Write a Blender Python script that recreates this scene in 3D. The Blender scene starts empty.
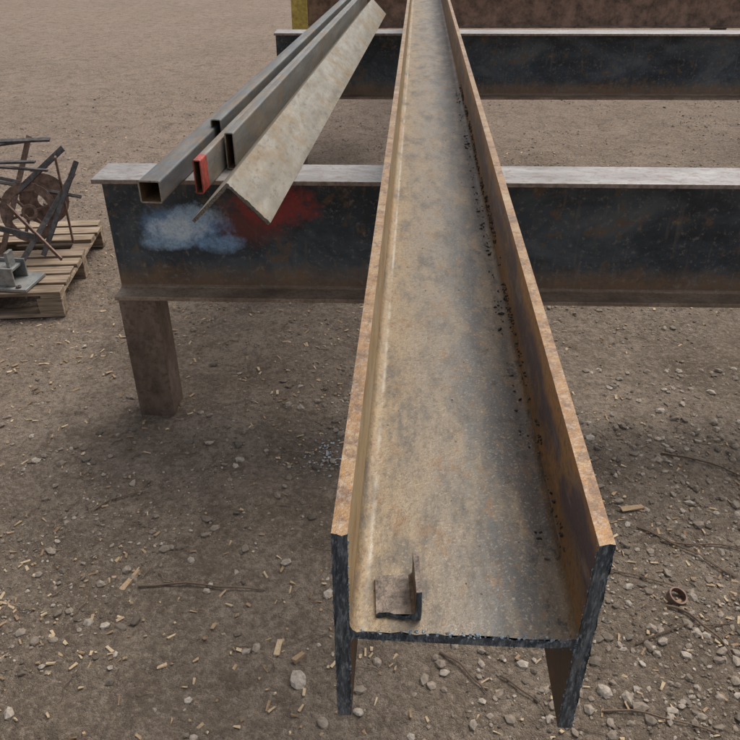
import bpy, math, random
from mathutils import Vector, Matrix, noise as mn
random.seed(7)
scene=bpy.context.scene
R=random.Random(11)

# ---------------------------------------------------------------- shader helper
class NB:
    def __init__(s,name):
        s.m=bpy.data.materials.new(name); s.m.use_nodes=True
        s.nt=s.m.node_tree; s.N=s.nt.nodes; s.L=s.nt.links
        s.b=s.N["Principled BSDF"]; s.tc=s.N.new("ShaderNodeTexCoord")
    def _set(s,inp,v):
        if isinstance(v,bpy.types.NodeSocket): s.L.new(v,inp)
        elif isinstance(v,(tuple,list)):
            inp.default_value = tuple(v)+(1,) if len(v)==3 and len(inp.default_value)==4 else v
        else:
            try: inp.default_value=v
            except Exception: inp.default_value=(v,v,v,1)
    def vec(s,scale=(1,1,1),loc=(0,0,0)):
        n=s.N.new("ShaderNodeMapping"); s.L.new(s.tc.outputs["Object"],n.inputs[0])
        n.inputs["Scale"].default_value=scale; n.inputs["Location"].default_value=loc
        return n.outputs[0]
    def xyz(s):
        n=s.N.new("ShaderNodeSeparateXYZ"); s.L.new(s.tc.outputs["Object"],n.inputs[0]); return n.outputs
    def noise(s,scale,detail=6,rough=.6,vec=None,dist=0):
        n=s.N.new("ShaderNodeTexNoise"); s.L.new(vec or s.vec(),n.inputs["Vector"])
        n.inputs["Scale"].default_value=scale;n.inputs["Detail"].default_value=min(detail,4)
        n.inputs["Roughness"].default_value=rough;n.inputs["Distortion"].default_value=dist
        return n.outputs["Fac"]
    def ramp(s,f,stops):
        n=s.N.new("ShaderNodeValToRGB"); e=n.color_ramp.elements
        while len(e)<len(stops): e.new(.5)
        for i,(p,c) in enumerate(stops):
            if not isinstance(c,(tuple,list)): c=(c,c,c)
            e[i].position=p
            e[i].color=tuple(c)+(1,)
        s._set(n.inputs[0],f); return n.outputs[0]
    def mix(s,f,a,b,mode='MIX'):
        n=s.N.new("ShaderNodeMix"); n.data_type='RGBA'; n.blend_type=mode
        s._set(n.inputs[0],f); s._set(n.inputs[6],a); s._set(n.inputs[7],b); return n.outputs[2]
    def math(s,op,a,b=0.0,c=None):
        n=s.N.new("ShaderNodeMath"); n.operation=op
        s._set(n.inputs[0],a); s._set(n.inputs[1],b)
        if c is not None: s._set(n.inputs[2],c)
        return n.outputs[0]
    def island(s):
        n=s.N.new("ShaderNodeNewGeometry"); return n.outputs["Random Per Island"]
    def bump(s,h,dist=.002,st=1.0):
        n=s.N.new("ShaderNodeBump"); n.inputs["Strength"].default_value=st
        n.inputs["Distance"].default_value=dist; s._set(n.inputs["Height"],h)
        s.L.new(n.outputs[0],s.b.inputs["Normal"])
    def out(s,col,rough=.6,metal=0.0,spec=.5):
        s._set(s.b.inputs["Base Color"],col); s._set(s.b.inputs["Roughness"],rough)
        s._set(s.b.inputs["Metallic"],metal); s.b.inputs["Specular IOR Level"].default_value=spec
        return s.m

def ellipse(m,X,Z,cx,cz,rx,rz,nz):
    a=m.math('DIVIDE',m.math('SUBTRACT',X,cx),rx); b=m.math('DIVIDE',m.math('SUBTRACT',Z,cz),rz)
    d=m.math('SQRT',m.math('ADD',m.math('MULTIPLY',a,a),m.math('MULTIPLY',b,b)))
    d=m.math('ADD',d,nz)
    return m.math('SUBTRACT',1.25,d)

# ---------------------------------------------------------------- materials
def M_web():
    m=NB("main_web_steel"); o=m.xyz()
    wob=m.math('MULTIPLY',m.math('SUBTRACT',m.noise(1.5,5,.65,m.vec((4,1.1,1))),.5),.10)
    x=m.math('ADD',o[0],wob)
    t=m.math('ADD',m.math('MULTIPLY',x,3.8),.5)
    col=m.ramp(t,[(0.0,(.33,.19,.075)),(.10,(.29,.215,.13)),(.28,(.215,.172,.125)),(.50,(.185,.158,.128)),(.60,(.12,.113,.104)),(.72,(.060,.058,.058)),(.88,(.07,.052,.042)),(1,(.21,.105,.04))])  # rust tones across the web; dark right-hand stops paint in the flange's shade
    n1=m.noise(3,8,.7,m.vec((5,1.4,5)))
    col=m.mix(m.ramp(n1,[(.46,0),(.66,.6)]),col,(.27,.20,.12))
    n2=m.noise(6,8,.75,m.vec((3,1.2,3)))
    col=m.mix(m.ramp(n2,[(.49,0),(.64,.7)]),col,(.085,.083,.082))
    n6=m.noise(16,8,.78,m.vec((2,1,2),(4,4,4)))
    col=m.mix(m.ramp(n6,[(.54,0),(.66,.6)]),col,(.20,.115,.055))
    n3=m.noise(130,4,.85)
    col=m.mix(m.ramp(n3,[(.50,0),(.64,.6)]),col,(.10,.07,.045))
    n5=m.noise(260,2,.8,m.vec((1,1,1),(3,1,2)))
    col=m.mix(m.ramp(n5,[(.56,0),(.70,.4)]),col,(.40,.34,.27))
    # dark pitting, deepening the painted flange shade in the right-hand band
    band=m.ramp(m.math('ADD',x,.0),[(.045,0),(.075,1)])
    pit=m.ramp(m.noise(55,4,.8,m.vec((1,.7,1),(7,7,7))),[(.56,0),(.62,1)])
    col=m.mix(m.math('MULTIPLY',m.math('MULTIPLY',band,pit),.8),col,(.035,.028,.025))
    # pale patchy line next to the left root
    ln=m.ramp(m.math('ABSOLUTE',m.math('ADD',o[0],.101)),[(.0012,1),(.004,0)])
    ln=m.math('MULTIPLY',ln,m.ramp(m.noise(8,4,.7,m.vec((1,1,1),(1,9,1))),[(.42,.1),(.56,.75)]))
    col=m.mix(ln,col,(.46,.42,.36))
    m.bump(m.math('ADD',n3,m.math('MULTIPLY',n1,.8)),.0014)
    return m.out(col,m.ramp(n2,[(.3,.38),(.7,.66)]),.3)
def M_edge():
    m=NB("flange_edge_rust")
    n=m.noise(9,8,.75); n2=m.noise(150,4,.8)
    col=m.ramp(n,[(.34,(.15,.085,.045)),(.5,(.28,.155,.065)),(.64,(.33,.23,.13))])
    col=m.mix(m.ramp(n2,[(.48,0),(.64,.5)]),col,(.36,.32,.28))
    col=m.mix(m.ramp(m.noise(40,6,.8,m.vec((1,.8,1),(5,0,0))),[(.51,0),(.62,.75)]),col,(.12,.07,.045))
    m.bump(n2,.0012)
    return m.out(col,.45,.35)
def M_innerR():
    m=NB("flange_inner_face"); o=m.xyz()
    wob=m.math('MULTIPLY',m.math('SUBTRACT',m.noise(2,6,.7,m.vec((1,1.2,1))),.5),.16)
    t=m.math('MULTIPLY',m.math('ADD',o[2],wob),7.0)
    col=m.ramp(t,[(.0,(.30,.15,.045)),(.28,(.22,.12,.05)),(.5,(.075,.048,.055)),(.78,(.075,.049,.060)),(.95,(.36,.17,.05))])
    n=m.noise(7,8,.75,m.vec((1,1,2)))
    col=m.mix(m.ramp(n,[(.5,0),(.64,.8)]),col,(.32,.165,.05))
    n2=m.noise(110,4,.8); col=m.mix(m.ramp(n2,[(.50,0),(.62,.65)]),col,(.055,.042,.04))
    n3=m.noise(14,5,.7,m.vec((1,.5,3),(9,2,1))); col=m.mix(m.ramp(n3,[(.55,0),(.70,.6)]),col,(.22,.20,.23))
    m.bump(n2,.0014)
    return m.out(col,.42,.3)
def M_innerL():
    m=NB("flange_inner_face_lit")
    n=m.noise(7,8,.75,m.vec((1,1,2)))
    col=m.ramp(n,[(.34,(.26,.14,.055)),(.5,(.38,.26,.12)),(.66,(.42,.35,.25))])  # rust tones kept paler than the right face, painting in its lit look
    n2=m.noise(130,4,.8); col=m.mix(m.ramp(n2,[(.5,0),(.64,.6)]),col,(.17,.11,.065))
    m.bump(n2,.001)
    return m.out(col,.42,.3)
def M_cut():
    m=NB("flame_cut_end")
    n=m.noise(18,6,.7,m.vec((5,5,1))); n2=m.noise(260,4,.75,m.vec((1,1,.25)))
    col=m.ramp(n,[(.3,(.035,.045,.06)),(.5,(.085,.105,.13)),(.60,(.17,.20,.235)),(.72,(.22,.17,.13))])
    col=m.mix(m.ramp(n2,[(.50,0),(.66,.8)]),col,(.38,.43,.48))
    m.bump(m.math('ADD',n2,n),.003)
    return m.out(col,.38,.4)
def M_outer():
    m=NB("mill_scale_rusty")
    n=m.noise(5,8,.7); col=m.ramp(n,[(.35,(.07,.06,.06)),(.55,(.14,.09,.06)),(.7,(.24,.13,.06))])
    n2=m.noise(140,3,.7); m.bump(n2,.001)
    return m.out(col,.6,.2)
def M_trweb(paint):
    m=NB("trestle_web_steel" + ("_painted" if paint else "")); o=m.xyz()
    n=m.noise(2.6,8,.7,m.vec((1,1,1.8)),.4)
    col=m.ramp(n,[(.30,(.018,.023,.030)),(.46,(.038,.050,.065)),(.58,(.072,.090,.108)),(.70,(.13,.135,.14))])
    n2=m.noise(9,8,.78,m.vec((1,1,1),(3,3,3)))
    zr=m.ramp(m.math('ADD',o[2],m.math('MULTIPLY',m.math('SUBTRACT',n2,.5),.22)),[(.04,1),(.12,.0)])
    col=m.mix(m.math('MULTIPLY',zr,.85),col,(.20,.125,.075))
    col=m.mix(m.ramp(n2,[(.55,0),(.65,.75)]),col,(.16,.10,.06))
    n3=m.noise(55,5,.8); col=m.mix(m.ramp(n3,[(.56,0),(.66,.5)]),col,(.27,.25,.23))
    rn=m.noise(50,2,.5,m.vec((1,1,.12),(1,7,2)))
    col=m.mix(m.ramp(rn,[(.60,0),(.72,.22)]),col,(.25,.20,.16))
    if paint:
        nz=m.math('MULTIPLY',m.math('SUBTRACT',m.noise(12,8,.8),.5),1.9)
        nf=m.ramp(m.noise(110,3,.8),[(.30,.45),(.6,1)])
        r=ellipse(m,o[0],o[2],.50,.27,.15,.075,nz)
        col=m.mix(m.math('MULTIPLY',m.ramp(r,[(.0,0),(.7,1)]),.8),col,(.17,.055,.05))
        r=ellipse(m,o[0],o[2],.60,.34,.14,.075,nz)
        col=m.mix(m.math('MULTIPLY',nf,m.math('MULTIPLY',m.ramp(r,[(.0,0),(.55,1)]),.9)),col,(.36,.055,.05))
        for (cx,cz,rx,rz,c,k) in [(.27,.255,.15,.070,(.20,.38,.68),.9),(.20,.205,.10,.040,(.36,.54,.74),.85),(.32,.300,.10,.035,(.46,.60,.76),.8),(.39,.195,.09,.035,(.26,.44,.70),.8),(.25,.245,.10,.045,(.66,.76,.85),.95)]:
            r=ellipse(m,o[0],o[2],cx,cz,rx,rz,nz)
            col=m.mix(m.math('MULTIPLY',nf,m.math('MULTIPLY',m.ramp(r,[(.0,0),(.65,1)]),k)),col,c)
    m.bump(m.math('ADD',m.noise(90,4,.7),m.math('MULTIPLY',n,2)),.0012)
    return m.out(col,m.ramp(n2,[(.4,.30),(.65,.62)]),.3)
def M_trtop():
    m=NB("trestle_top_flange")
    n=m.noise(5,8,.7,m.vec((.7,2,1)))
    col=m.ramp(n,[(.3,(.19,.17,.16)),(.5,(.29,.27,.26)),(.7,(.40,.38,.37))])
    n2=m.noise(40,6,.8,m.vec((.7,1,1)));col=m.mix(m.ramp(n2,[(.50,0),(.62,.65)]),col,(.16,.11,.08))
    m.bump(n2,.0012); return m.out(col,.42,.35)
def M_trbot():
    m=NB("trestle_flange_rust")
    n=m.noise(6,8,.75,m.vec((.7,1,1)))
    col=m.ramp(n,[(.3,(.12,.085,.065)),(.5,(.25,.18,.13)),(.7,(.38,.29,.22))])
    n2=m.noise(80,5,.8);col=m.mix(m.ramp(n2,[(.50,0),(.62,.6)]),col,(.10,.07,.05))
    m.bump(n2,.001); return m.out(col,.6,.15)
def M_leg():
    m=NB("trestle_leg_steel")
    n=m.noise(5,8,.75,m.vec((1,1,.5)))
    col=m.ramp(n,[(.32,(.09,.06,.045)),(.5,(.18,.125,.095)),(.66,(.28,.215,.17))])
    n2=m.noise(50,5,.8);col=m.mix(m.ramp(n2,[(.50,0),(.62,.6)]),col,(.06,.045,.035))
    m.bump(n2,.0015); return m.out(col,.55,.2)
def M_bright(name,a,b,c,rough=.38,sc=(6,.8,6),dark=.5,metal=.4):
    m=NB(name); n=m.noise(4,8,.7,m.vec(sc))
    col=m.ramp(n,[(.3,a),(.5,b),(.7,c)])
    n2=m.noise(6,8,.78,m.vec((1,.6,1),(2,5,1)));col=m.mix(m.ramp(n2,[(.49,0),(.64,dark)]),col,(.23,.145,.065))
    n4=m.noise(35,5,.82,m.vec((1,.5,1),(8,5,1)));col=m.mix(m.ramp(n4,[(.53,0),(.64,.55)]),col,(.12,.088,.065))
    n3=m.noise(200,3,.7); m.bump(n3,.0006)
    return m.out(col,m.ramp(n2,[(.3,rough),(.7,rough+.22)]),metal)
def M_flat(name,c,rough=.6,metal=0.0,var=.35,sc=30):
    m=NB(name); n=m.noise(sc,6,.75)
    d=tuple(x*(1-var) for x in c); l=tuple(min(1,x*(1+var)) for x in c)
    col=m.ramp(n,[(.35,d),(.65,l)]); m.bump(m.noise(sc*5,3,.7),.0008); return m.out(col,rough,metal)
def M_island(name,stops,rough=.8,sc=60,k=.45):
    m=NB(name); col=m.ramp(m.island(),stops); n=m.noise(sc,5,.7)
    col=m.mix(m.ramp(n,[(.38,k),(.6,0)]),col,(.09,.07,.055)); m.bump(n,.002); return m.out(col,rough)
def M_wood():
    m=NB("pallet_wood"); n=m.noise(10,6,.7,m.vec((.4,5,5)))
    col=m.ramp(n,[(.35,(.15,.10,.065)),(.5,(.32,.24,.165)),(.65,(.46,.37,.28))])
    isl=m.ramp(m.island(),[(0,(.55,.52,.5)),(1,(1.0,1.0,1.0))]); col=m.mix(1.0,col,isl,'MULTIPLY')
    m.bump(n,.003); return m.out(col,.85)
def M_ground():
    m=NB("dirt_ground"); 
    n0=m.noise(.35,3,.6,None,.5); n1=m.noise(1.3,6,.7,None,.6); n2=m.noise(7,6,.75); n3=m.noise(45,6,.8); n4=m.noise(200,3,.8)
    col=m.ramp(n1,[(.32,(.18,.136,.100)),(.48,(.255,.200,.152)),(.64,(.34,.272,.212))])
    o=m.xyz()
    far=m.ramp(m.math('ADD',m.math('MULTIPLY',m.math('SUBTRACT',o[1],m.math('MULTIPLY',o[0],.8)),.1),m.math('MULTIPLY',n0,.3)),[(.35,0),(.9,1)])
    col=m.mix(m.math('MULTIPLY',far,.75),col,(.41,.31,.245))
    col=m.mix(m.ramp(n0,[(.5,0),(.70,.35)]),col,(.19,.15,.115))
    col=m.mix(m.ramp(n2,[(.48,0),(.62,.55)]),col,(.155,.117,.088))
    col=m.mix(m.ramp(n3,[(.50,0),(.60,.6)]),col,(.135,.10,.078))
    col=m.mix(m.ramp(n3,[(.38,.55),(.47,0)]),col,(.43,.35,.28))
    col=m.mix(m.ramp(n4,[(.54,0),(.64,.55)]),col,(.085,.064,.050))
    h=m.math('ADD',m.math('MULTIPLY',n2,1.6),m.math('ADD',m.math('MULTIPLY',n3,1.2),m.math('MULTIPLY',n4,.45)))
    m.bump(h,.022,1)
    return m.out(col,.92,0,.25)

# ---------------------------------------------------------------- mesh builder
class MB:
    def __init__(s): s.v=[];s.f=[];s.mi=[];s.mats=[]
    def mat(s,m):
        if m not in s.mats: s.mats.append(m)
        return s.mats.index(m)
    def add(s,vs,fs,m):
        k=len(s.v); s.v+= [tuple(v) for v in vs]
        i=s.mat(m)
        for f in fs:
            s.f.append([k+a for a in f]); s.mi.append(i)
    def prism(s,prof,t0,t1,seg,mapf,matf,capm,jit0=0,jit1=0,dens=None):
        P=[]; owner=[]
        n=len(prof)
        for i in range(n):
            a=Vector(prof[i]);b=Vector(prof[(i+1)%n]);L=(b-a).length
            k=max(1,int(L/dens)) if dens else 1
            for j in range(k): P.append(a.lerp(b,j/k)); owner.append((a,b))
        N=len(P); base=len(s.v)
        for q in range(seg+1):
            t=t0+(t1-t0)*q/seg
            for p in P:
                tt=t
                if q==0 and jit0: tt+=R.uniform(-jit0,jit0)+ .8*jit0*math.sin(p.x*190+p.y*150)
                if q==seg and jit1: tt+=R.uniform(-jit1,jit1)
                s.v.append(mapf(p.x,p.y,tt))
        for q in range(seg):
            for i in range(N):
                j=(i+1)%N
                s.f.append([base+q*N+i,base+q*N+j,base+(q+1)*N+j,base+(q+1)*N+i]); s.mi.append(s.mat(matf(*owner[i])))
        s.f.append([base+i for i in range(N)][::-1]); s.mi.append(s.mat(capm))
        s.f.append([base+seg*N+i for i in range(N)]); s.mi.append(s.mat(capm))
    def box(s,lo,hi,m,M=None,jit=0):
        c=[Vector((x,y,z)) for z in (lo[2],hi[2]) for y in (lo[1],hi[1]) for x in (lo[0],hi[0])]
        if jit: c=[p+Vector([R.uniform(-jit,jit) for _ in range(3)]) for p in c]
        if M is not None: c=[M@p for p in c]
        s.add(c,[(0,2,3,1),(4,5,7,6),(0,1,5,4),(2,6,7,3),(0,4,6,2),(1,3,7,5)],m)
    def bar(s,a,b,w,t,m,up=Vector((0,0,1)),roll=0):
        a=Vector(a);b=Vector(b);d=(b-a);L=d.length;y=d.normalized()
        x=y.cross(up); 
        if x.length<1e-3: x=y.cross(Vector((1,0,0)))
        x.normalize(); z=x.cross(y)
        Mx=Matrix((x,y,z)).transposed().to_4x4(); Mx=Matrix.Translation(a)@Mx@Matrix.Rotation(roll,4,'Y')
        s.box((-w/2,0,-t/2),(w/2,L,t/2),m,Mx)
    def tube(s,pts,r,m,k=8,closed=False,taper=1.0):
        base=len(s.v);n=len(pts)
        for i,p in enumerate(pts):
            p=Vector(p)
            d=(Vector(pts[(i+1)%n] if (closed or i<n-1) else pts[i])-Vector(pts[i-1] if (closed or i>0) else pts[0])).normalized()
            u=d.cross(Vector((.13,.22,1))).normalized(); w=d.cross(u)
            rr=r*(1+(taper-1)*i/max(1,n-1))
            for j in range(k):
                a=2*math.pi*j/k; s.v.append(tuple(p+u*math.cos(a)*rr+w*math.sin(a)*rr))
        for i in range(n if closed else n-1):
            for j in range(k):
                s.f.append([base+i*k+j,base+i*k+(j+1)%k,base+((i+1)%n)*k+(j+1)%k,base+((i+1)%n)*k+j]); s.mi.append(s.mat(m))
        if not closed:
            s.f.append([base+j for j in range(k)][::-1]);s.mi.append(s.mat(m))
            s.f.append([base+(n-1)*k+j for j in range(k)]);s.mi.append(s.mat(m))
    def ring(s,c,ax,r0,r1,t,m,k=28):
        ax=Vector(ax).normalized();u=ax.orthogonal().normalized();w=ax.cross(u);c=Vector(c);base=len(s.v)
        for j in range(k):
            a=2*math.pi*j/k;d=u*math.cos(a)+w*math.sin(a)
            for (r,h) in ((r0,-t/2),(r1,-t/2),(r1,t/2),(r0,t/2)): s.v.append(tuple(c+d*r+ax*h))
        for j in range(k):
            q=(j+1)%k
            for e in range(4):
                g=(e+1)%4
                s.f.append([base+j*4+e,base+j*4+g,base+q*4+g,base+q*4+e]);s.mi.append(s.mat(m))
    def blob(s,c,r,m,sq=(1,1,1),jag=.25,rot=None,sub=1):
        vs,fs=ICO[sub]
        Mr=Matrix.Rotation(R.uniform(0,6.28),3,'Z')@Matrix.Rotation(R.uniform(-.5,.5),3,'X')
        o=[]
        for v in vs:
            q=v*(1+R.uniform(-jag,jag)); q=Vector((q.x*sq[0],q.y*sq[1],q.z*sq[2]))*r
            o.append(Vector(c)+Mr@q)
        s.add(o,fs,m)
    def obj(s,name,smooth=30,bevel=0,loc=(0,0,0),rz=0):
        me=bpy.data.meshes.new(name); me.from_pydata(s.v,[],s.f); 
        for m in s.mats: me.materials.append(m)
        me.polygons.foreach_set("material_index",s.mi); me.update()
        if smooth:
            me.polygons.foreach_set("use_smooth",[True]*len(me.polygons)); me.set_sharp_from_angle(angle=math.radians(smooth))
        ob=bpy.data.objects.new(name,me); scene.collection.objects.link(ob)
        ob.location=loc; ob.rotation_euler[2]=rz
        if bevel:
            b=ob.modifiers.new("bev","BEVEL");b.width=bevel;b.segments=2;b.limit_method='ANGLE';b.angle_limit=math.radians(50)
        return ob
import bmesh
ICO={}
for sb in (1,2):
    bm=bmesh.new(); bmesh.ops.create_icosphere(bm,subdivisions=sb,radius=1)
    ICO[sb]=([v.co.copy() for v in bm.verts],[[v.index for v in f.verts] for f in bm.faces]); bm.free()

def isec(D,B,tf,tw,r,k=4):
    def fil(cx,cz,a0,a1): 
        return [(cx+r*math.cos(a0+(a1-a0)*i/k),cz+r*math.sin(a0+(a1-a0)*i/k)) for i in range(k+1)]
    p=math.pi
    pts=[(-B/2,-D/2),(B/2,-D/2),(B/2,-D/2+tf)]
    pts+=fil(tw/2+r,-D/2+tf+r,-p/2,-p)
    pts+=fil(tw/2+r,D/2-tf-r,p,p/2)
    pts+=[(B/2,D/2-tf),(B/2,D/2),(-B/2,D/2),(-B/2,D/2-tf)]
    pts+=fil(-tw/2-r,D/2-tf-r,p/2,0)
    pts+=fil(-tw/2-r,-D/2+tf+r,0,-p/2)
    pts+=[(-B/2,-D/2+tf)]
    return pts

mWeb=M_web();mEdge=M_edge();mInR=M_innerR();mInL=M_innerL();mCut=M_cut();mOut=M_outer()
mTW=M_trweb(False);mTWP=M_trweb(True);mTT=M_trtop();mTB=M_trbot();mLeg=M_leg()

# ---------------------------------------------------------------- main H beam (web flat)
W,H,tf,tw=.264,.285,.0155,.010
b=MB()
prof=[(-d,a) for (a,d) in isec(W,H,tf,tw,.013)]
def mf(a,c):
    mid=(a+c)/2; d=c-a
    if abs(d.y)<1e-6 and abs(mid.y)>H/2-.001: return mEdge
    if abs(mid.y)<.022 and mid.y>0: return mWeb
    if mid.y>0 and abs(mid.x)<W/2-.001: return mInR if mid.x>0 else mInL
    return mOut
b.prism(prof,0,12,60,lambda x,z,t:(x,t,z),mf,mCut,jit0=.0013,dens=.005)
mSp=M_flat("weld_spatter",(.045,.038,.036),.5,.4,.5,150)
for i in range(1500):
    t=.10+2.6*R.random()**.8
    clump=mn.noise(Vector((t*5,0,3)))+.6*mn.noise(Vector((t*14,2,0)))
    if clump<R.uniform(-.30,.35): continue
    r=R.uniform(.0008,.0028)
    if R.random()<.08: r*=1.7
    if R.random()<.8: c=(W/2-tf-.0002-R.random()*.001,t,R.uniform(.014,.040)+.006*math.sin(t*7))
    else: c=(W/2-tf-R.uniform(.006,.022),t,.0056)
    b.blob(c,r,mSp if R.random()<.75 else mOut,(.7,1.7,.9),.28)
for i in range(90):
    b.blob((R.uniform(-.1,.1),R.uniform(.03,3),.0052),R.uniform(.0007,.0016),mOut,(1,1.3,.6),.25)
mBead=M_flat("slag_bead",(.20,.245,.29),.42,.4,.7,200)
for i in range(170):
    x=R.uniform(-.118,.118); b.blob((x,R.uniform(-.001,.004),R.choice((-.0052,.0045))+R.uniform(-.001,.001)),R.uniform(.0008,.0020),mBead if R.random()<.5 else mCut,(1.4,1,.9),.35)
for sx in (-1,1):
    for i in range(110):
        b.blob((sx*(W/2-R.choice((0,tf))),.0015,R.uniform(-H/2,H/2)),R.uniform(.0006,.0015),mBead,(1,1,1.5),.35)
zc=.99+H/2
beam=b.obj("steel_h_beam",30,0,(.095,.498,zc),-math.radians(3.34))

# ---------------------------------------------------------------- steel angle cleat on the web
b=MB(); mCl=M_flat("cleat_steel",(.135,.105,.085),.5,.4,.65,90)
L5=.006;lw=.047;lh=.042
prof=[(0,0),(lw,0),(lw,lh),(lw-L5,lh),(lw-L5,L5+.004),(lw-L5-.004,L5),(0,L5)]
b.prism(prof,0,.054,4,lambda x,z,t:(x,t+(.003*math.sin(x*110) if t<.01 else 0),z),lambda a,c:mCl,mCut,dens=.003,jit0=.0020)
cl=b.obj("angle_cleat",30,0,(.0065,.520,zc+tw/2+.0005),math.radians(1))

# ---------------------------------------------------------------- trestles
mEdgeT=M_flat("trestle_flange_edge",(.26,.20,.17),.55,.2,.4,40)
def trestle(name,x,y,rz,length,web,legs,D=.455,B=.19,all_m=None,lw=.14):
    b=MB(); prof=isec(D,B,.0155,.010,.012)
    def f(a,c):
        if all_m: return all_m
        mid=(a+c)/2
        if mid.y>D/2-.001: return mTT
        if mid.y>D/2-.02 and abs(mid.x)>.02: return mEdgeT
        if mid.y<-D/2+.018: return mTB
        return web
    b.prism(prof,0,length,40,lambda a,z,t:(t,-a,z+D/2),f,mOut if not all_m else all_m)
    z0=-.56; w=lw
    for lx in legs:
        b.prism([(-w/2,-w/2),(w/2,-w/2),(w/2,w/2),(-w/2,w/2)],z0,-.001,4,lambda p,q,t,lx=lx:(lx+p,q,t),lambda a,c:mLeg,mLeg)
        for k in range(26):
            px=-w/2+w*k/25
            b.blob((lx+px,-w/2-.001,-.004),.006,mOut,(1,1,1),.2)
    return b.obj(name,30,.002,(x,y,.99-D),rz)
trestle("steel_trestle",-.940,2.545,-math.radians(1.5),5.2,mTWP,(.072,4.6))
trestle("steel_trestle",-.69,5.88,-math.radians(.6),5.4,mTW,(.12,4.9))
mRed=M_flat("rusty_red_beam",(.21,.135,.10),.65,.1,.55,6)
trestle("rusty_steel_trestle",-.75,9.6,math.radians(.4),5.6,mTW,(.3,4.9),all_m=mRed)

# ---------------------------------------------------------------- stacked sections on the left
slope=-math.atan(.088)
mSHS=M_bright("hollow_section_steel",(.075,.080,.085),(.12,.125,.13),(.18,.18,.18),.40)
mInside=M_flat("tube_inside_rust",(.16,.095,.05),.7,0,.4,40)
mAng=M_bright("angle_bright_steel",(.20,.18,.145),(.275,.25,.205),(.35,.325,.28),.40,(5,1.2,5),.6,.3)
mRedP=M_flat("red_paint",(.30,.045,.03),.55,0,.5,60)
mLip=M_flat("tube_end_bright",(.28,.25,.21),.45,.3,.5,90)
def hollow(name,w,hh,t,L,loc,m,redlen=0,mr=None,rz=slope,ins=None):
    b=MB(); Y=[0,.004]+([redlen] if redlen else [])+[L*.33,L*.66,L]
    rad=min(.008,w*.2)
    def rr(w,h,r,o):
        P=[]
        for cx,cz,a0 in ((w-r,r,-math.pi/2),(w-r,h-r,0),(r,h-r,math.pi/2),(r,r,math.pi)):
            for i in range(5):
                a=a0+math.pi/2*i/4; P.append((cx+r*math.cos(a)+o,cz+r*math.sin(a)+o))
        return P
    O=rr(w,hh,rad,0); I=rr(w-2*t,hh-2*t,max(.002,rad-t),t); n=len(O)
    for y in Y:
        for p in O: b.v.append((p[0],y,p[1]))
        for p in I: b.v.append((p[0],y,p[1]))
    for q in range(len(Y)-1):
        mm = mr if (redlen and Y[q]<redlen) else m
        for i in range(n):
            j=(i+1)%n; A=q*2*n;C=(q+1)*2*n
            b.f.append([A+i,A+j,C+j,C+i]);b.mi.append(b.mat(mm))
            b.f.append([A+n+j,A+n+i,C+n+i,C+n+j]);b.mi.append(b.mat(mInside))
    for A,fl in ((0,0),((len(Y)-1)*2*n,1)):
        for i in range(n):
            j=(i+1)%n; q=[A+i,A+n+i,A+n+j,A+j]
            b.f.append(q if not fl else q[::-1]);b.mi.append(b.mat(ins or mLip))
    return b.obj(name,40,0,loc,rz)
mRHS=M_bright("rhs_steel",(.13,.125,.115),(.20,.19,.175),(.28,.265,.24))
hollow("square_hollow_section",.071,.071,.005,6.0,(-.710,2.215,.9915),mSHS)
hollow("rectangular_hollow_section",.026,.108,.004,5.6,(-.555,2.30,.9915),mRHS,.07,mRedP,ins=mRedP)
hollow("rectangular_hollow_section",.040,.100,.004,5.2,(-.600,2.85,.9915),M_bright("rhs_steel_dark",(.08,.085,.09),(.125,.13,.13),(.19,.19,.18)))
hollow("rectangular_hollow_section",.032,.125,.004,5.0,(-.497,2.56,.9915),M_bright("rhs_steel_grey",(.10,.102,.105),(.15,.15,.145),(.22,.21,.195)))
b=MB(); a=.165; t=.011; c=math.sqrt(.5)
pr=[(0,0),(a,0),(a,t),(t+.006,t),(t,t+.006),(t,a),(0,a)]
prof=[((p-q)*c,-(p+q)*c+a*c) for (p,q) in pr][::-1]
mAngEdge=M_flat("angle_cut_edge",(.20,.17,.14),.5,.3,.65,200)
b.prism(prof,0,4.85,20,lambda x,z,t:(x,t,z),lambda p,q:mAng,mAngEdge,jit0=.0035,dens=.006)
b.obj("steel_angle",30,0,(-.405,2.055,.9915),slope)

# ---------------------------------------------------------------- pallet and scrap
mW=M_wood(); b=MB(); PX,PY=1.15,.98
for yy in (0.0,PY/2-.04,PY-.08):
    for xx in (0,PX/2-.06,PX-.12):
        b.box((xx,yy,.018),(xx+.12,yy+.08,.100),mW,None,.002)
    b.box((0,yy,0.0),(PX,yy+.085,.0175),mW,None,.001)
for xx in (0,PX/2-.05,PX-.10): b.box((xx,.002,.1005),(xx+.10,PY-.002,.119),mW,None,.001)
y=0
for i in range(9):
    w=R.uniform(.080,.096)
    if i!=5: b.box((-.005+R.uniform(-.008,.008),y,.1195),(PX+R.uniform(-.012,.012),y+w,.139),mW,None,.003)
    y+=PY/8.7
pal=b.obj("wooden_pallet",20,.002,(-2.69,3.22,.006),math.radians(5))

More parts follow.
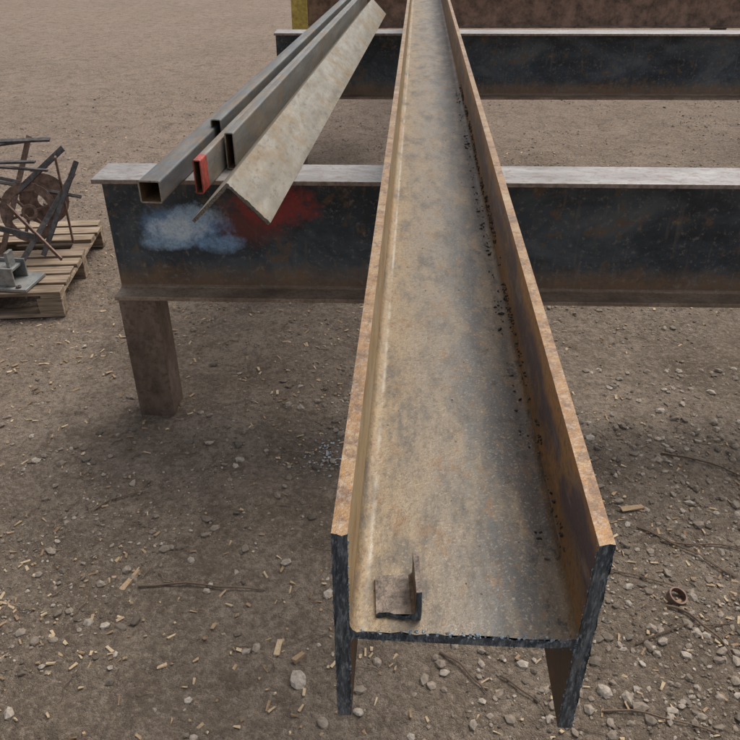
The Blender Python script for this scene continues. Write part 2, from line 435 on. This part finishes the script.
mRust=M_flat("scrap_rusty_steel",(.17,.105,.08),.6,.3,.5,40); mDk=M_flat("scrap_dark_steel",(.09,.08,.08),.5,.4,.5,40)
b=MB()
cx,cy,cz=0,0,0
b.ring((cx+.03,cy,cz+.17),(.45,-1,.3),.088,.125,.022,mRust)
b.ring((cx+.06,cy+.12,cz+.19),(.45,-1,.3),.03,.11,.02,mRust)
b.ring((cx+.03,cy-.0,cz+.17),(.45,-1,.3),.02,.035,.03,mRust)
b.ring((cx-.22,cy+.02,cz+.24),(-.5,-1,.3),.08,.115,.022,mDk)
for k in range(6):
    an=k*math.pi/3+.2
    u=Vector((1,.45,0)).normalized(); w=Vector((0,.28,1)).normalized()
    p=Vector((cx+.03,cy,cz+.17)); d=(u*math.cos(an)+w*math.sin(an))
    b.bar(p+d*.03,p+d*.10,.014,.01,mRust)
bars=[((-.34,-.10,.02),(.22,.08,.42)),((.20,-.16,.02),(-.30,.10,.40)),((-.10,-.14,.0),(.06,.12,.46)),((.10,-.12,.02),(.26,.10,.36)),
((-.36,-.02,.38),(.14,-.06,.40)),((-.30,.12,.40),(.12,.16,.44)),((-.30,.0,.02),(-.12,.05,.45)),((.02,-.2,.01),(.22,.14,.30)),((-.36,-.1,.2),(.1,-.16,.12)),((-.4,.1,.02),(-.2,-.1,.36)),((.16,.1,.0),(.20,.02,.40)),
((-.40,-.1,.42),(.02,.0,.30)),((-.4,.15,.30),(.24,.12,.20)),((-.05,-.18,.01),(-.34,-.05,.30)),((-.45,.05,.44),(.16,.10,.45)),((-.40,-.15,.43),(.18,-.04,.36))]
for (p,q) in bars:
    b.bar(Vector(p),Vector(q),R.choice((.014,.018,.024)),.009,mRust if R.random()<.5 else mDk,roll=R.uniform(0,1.5))
sf=b.obj("scrap_steel_frame",30,.001,(-1.87,3.83,.150)); sf.scale=(1.15,1.15,1.28)
mGal=M_bright("galvanised_bracket",(.17,.18,.18),(.26,.27,.27),(.36,.37,.37),.35,(3,3,3),.3)
b=MB()
b.box((-.22,-.09,0),(.16,.09,.012),mGal)
for s in (-.06,.05):
    b.box((-.22,s-.005,.0125),(.10,s+.005,.085),mGal)
b.box((-.22,-.0545,.060),(.085,.0445,.070),mGal)
b.box((.055,-.02,.0705),(.07,.03,.13),mGal); b.box((-.22,-.03,.0705),(-.02,.02,.12),mGal)
for xx in (-.02,.12): b.ring((xx,-.072,.016),(0,0,1),.004,.012,.008,mDk,12)
br=b.obj("steel_bracket",30,.0015,(-1.87,3.42,.149),math.radians(-6)); br.scale=(1.15,1.15,1.3)

mY=M_flat("yellow_paint",(.42,.31,.07),.5,0,.4,12)
b=MB()
b.box((-.17,-.17,0),(.17,.17,.015),mY); b.prism([(-.09,-.09),(.09,-.09),(.09,.09),(-.09,.09)],.0155,1.0,2,lambda p,q,t:(p,q,t),lambda a,c:mY,mY)
for sx in (-1,1):
    for sy in (-1,1): b.ring((sx*.13,sy*.13,.022),(0,0,1),.005,.018,.012,mDk,10)
b.obj("yellow_steel_post",30,.004,(-.80,9.25,.0),.1)

# ---------------------------------------------------------------- ground
def gz(x,y):
    p=Vector((x,y,0))
    return (mn.noise(p*.6)*.022+mn.noise(p*2.1+Vector((5,1,0)))*.016+mn.noise(p*6.3)*.011+mn.noise(p*17)*.0055)
def gzf(x,y):
    p=Vector((x,y,0))
    return gz(x,y)+mn.noise(p*42)*.0030+max(0,mn.noise(p*28+Vector((3,3,3)))-.22)*.016
def axis(lo,hi,d0,far,gr):
    a=[];x=lo
    while x<hi: a.append(x); x+=d0
    a.append(hi)
    d=d0;x=hi
    while x<far: d*=gr;x+=d;a.append(x)
    d=d0;x=lo
    while x>-far: d*=gr;x-=d;a.insert(0,x)
    return a
xs=axis(-2.2,2.0,.012,400,1.07); ys=axis(.7,3.6,.011,400,1.05)
nx,ny=len(xs),len(ys)
vs=[(x,y,gzf(x,y) if abs(x)<30 and -10<y<50 else 0) for y in ys for x in xs]
fs=[(j*nx+i,j*nx+i+1,(j+1)*nx+i+1,(j+1)*nx+i) for j in range(ny-1) for i in range(nx-1)]
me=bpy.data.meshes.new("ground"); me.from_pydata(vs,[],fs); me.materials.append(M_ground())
me.polygons.foreach_set("use_smooth",[True]*len(me.polygons)); me.update()
g=bpy.data.objects.new("ground",me); scene.collection.objects.link(g)

# ---------------------------------------------------------------- loose stuff
mSt=M_island("gravel_stone",[(0,(.10,.08,.062)),(.3,(.20,.16,.125)),(.7,(.31,.255,.205)),(1,(.46,.40,.34))],.85,90,.5)
mCh=M_island("wood_chip",[(0,(.24,.155,.09)),(.5,(.44,.31,.19)),(1,(.60,.47,.31))],.85,200,.3)
mTw=M_island("twig_bark",[(0,(.06,.04,.028)),(.6,(.14,.09,.06)),(1,(.30,.21,.14))],.85,200)
b=MB()
def dens(x,y):
    n=mn.noise(Vector((x*1.3,y*1.3,7)))+.6*mn.noise(Vector((x*4,y*4,3)))
    return .30+1.0*n+ (.6 if (x>.25 and y<2.4) else 0)
cnt=0
while cnt<36000:
    y=.8+ (R.random()**1.5)*8; x=R.uniform(-1,1)*(1.0+y*.62)
    if R.random()>dens(x,y): continue
    r=.0013+.0044*R.random()**2.5
    if R.random()<.05: r*=1.9
    if y>3: r*=1.35
    b.blob((x,y,gz(x,y)+r*.35),r,mSt,(R.uniform(.9,1.5),1,R.uniform(.5,.85)),.32); cnt+=1
for i in range(3000):
    y=.85+R.random()**1.2*2.0; x=.10+R.random()*1.6 if R.random()<.78 else -R.random()*1.5
    if R.random()>.45+dens(x,y)*.6: continue
    r=.004+.013*R.random()**2.0; b.blob((x,y,gz(x,y)+r*.2),r,mSt,(R.uniform(1,1.5),.95,R.uniform(.5,.85)),.25)
for (x,y,r) in [(-.195,1.252,.024),(-.95,1.364,.013),(-.90,1.37,.011),(.62,1.2,.018),(.98,1.05,.018),(.78,1.0,.018),(-.03,1.15,.013),(-.12,1.12,.014),(.02,1.30,.013)]:
    b.blob((x,y,gz(x,y)+r*.2),r,mSt,(1.25,.95,.7),.13,sub=2)
b.obj("gravel",0)
b=MB(); cnt=0
while cnt<4200:
    y=.85+R.random()**1.25*6.5; x=R.uniform(-1,1)*(.9+y*.62)
    if mn.noise(Vector((x*.9,y*.9,1)))+.5*mn.noise(Vector((x*3,y*3,1)))<R.uniform(-.6,.5): continue
    cnt+=1
    l=.005+.024*R.random()**1.5; w=R.uniform(.003,.0080); t=R.uniform(.002,.004)
    if y>2.6: l*=1.2;w*=1.3
    Mx=Matrix.Translation((x,y,gz(x,y)+t*.8+.001))@Matrix.Rotation(R.uniform(0,6.28),4,'Z')@Matrix.Rotation(R.uniform(-.3,.3),4,'Y')@Matrix.Rotation(R.uniform(-.4,.4),4,'X')
    b.box((-l/2,-w/2,-t/2),(l/2,w/2,t/2),mCh,Mx,.0018)
def chip(x,y,l,w,a):
    Mx=Matrix.Translation((x,y,gz(x,y)+.007))@Matrix.Rotation(a,4,'Z')
    b.box((-l/2,-w/2,-.004),(l/2,w/2,.004),mCh,Mx,.003)
chip(-.745,1.595,.085,.017,1.2); chip(-.26,1.35,.05,.014,1.5); chip(-.2,1.32,.035,.012,.8); chip(.9,1.9,.08,.02,.2)
b.obj("wood_chips",0)
b=MB()
def twig(x0,y0,x1,y1,r,bend=.01,m=mTw):
    n=9;pts=[]
    nxp,nyp=-(y1-y0),(x1-x0);L=math.hypot(nxp,nyp);nxp/=L;nyp/=L;ph=R.uniform(0,6)
    for i in range(n):
        f=i/(n-1);o=bend*math.sin(f*3.14)+.003*math.sin(f*11+ph)
        x=x0+(x1-x0)*f+nxp*o;y=y0+(y1-y0)*f+nyp*o; pts.append((x,y,gz(x,y)+r+.003+.004*math.sin(f*3.1)))
    b.tube(pts,r,m,6,taper=.55)
twig(-.71,1.57,-.32,1.548,.0034,.008);twig(-.60,1.58,-.66,1.62,.002)
twig(.196,1.325,.305,1.2,.0035);twig(.888,1.81,1.132,1.595,.0045,.02);twig(.877,1.48,1.0,1.308,.004,.03)
twig(.7,1.62,.98,1.52,.003,.03);twig(.75,1.35,1.05,1.42,.003,.02);twig(.35,1.25,.47,1.12,.003);twig(.6,1.15,.88,1.08,.003)
twig(.95,1.75,1.25,1.7,.003);twig(-.95,1.9,-.8,2.0,.0025);twig(1.1,2.2,1.4,2.05,.004,.02)
for i in range(420):
    y=.85+R.random()**1.3*4.5; x=R.uniform(-1,1)*(.9+y*.6)+(.3 if y<2 else 0); a=R.uniform(0,6.28);l=R.uniform(.02,.09)
    twig(x,y,x+l*math.cos(a),y+l*math.sin(a),R.uniform(.0008,.002),R.uniform(-.012,.012))
b.obj("twigs",40)
b=MB(); b.ring((.917,1.51,gz(.917,1.51)+.012),(.2,-.25,1),.023,.028,.022,mRust,24); b.obj("steel_pipe_ring",30)
mFr=M_flat("pale_debris",(.36,.38,.40),.5,0,.6,80); b=MB()
for i in range(70):
    x=-.171+R.gauss(0,.035);y=2.21+R.gauss(0,.05);b.blob((x,y,gz(x,y)+.003),R.uniform(.0015,.006),mFr,(1.4,1,.35),.4)
b.obj("pale_fragments",0)  # shiny plastic-like bits scattered on the dirt

# ---------------------------------------------------------------- light, world, camera
el,az=math.radians(60),math.radians(42)
w=bpy.data.worlds.new("World"); scene.world=w; w.use_nodes=True; nt=w.node_tree
bg=nt.nodes["Background"]; sk=nt.nodes.new("ShaderNodeTexSky"); sk.sky_type='NISHITA'; sk.sun_disc=False
sk.sun_elevation=el; sk.sun_rotation=az; sk.dust_density=3.0; sk.air_density=1.0
hs=nt.nodes.new("ShaderNodeHueSaturation"); hs.inputs["Saturation"].default_value=.25
nt.links.new(sk.outputs[0],hs.inputs["Color"]); nt.links.new(hs.outputs[0],bg.inputs[0]); bg.inputs[1].default_value=.15
sd=bpy.data.lights.new("sun","SUN"); sd.energy=2.6; sd.angle=math.radians(35); sd.color=(1,.94,.85)
so=bpy.data.objects.new("sun",sd); scene.collection.objects.link(so)
d=Vector((math.sin(az)*math.cos(el),math.cos(az)*math.cos(el),math.sin(el)))
so.rotation_euler=d.to_track_quat('Z','Y').to_euler(); so.location=(0,0,6)
cd=bpy.data.cameras.new("camera"); cd.lens=36; cd.sensor_width=36; cd.clip_end=1500; cd.clip_start=.02
co=bpy.data.objects.new("camera",cd); scene.collection.objects.link(co)
co.location=(0,0,1.775); co.rotation_euler=(math.radians(90-32.2),0,0); scene.camera=co
scene.view_settings.view_transform='Standard'; scene.view_settings.look='None'; scene.view_settings.exposure=0
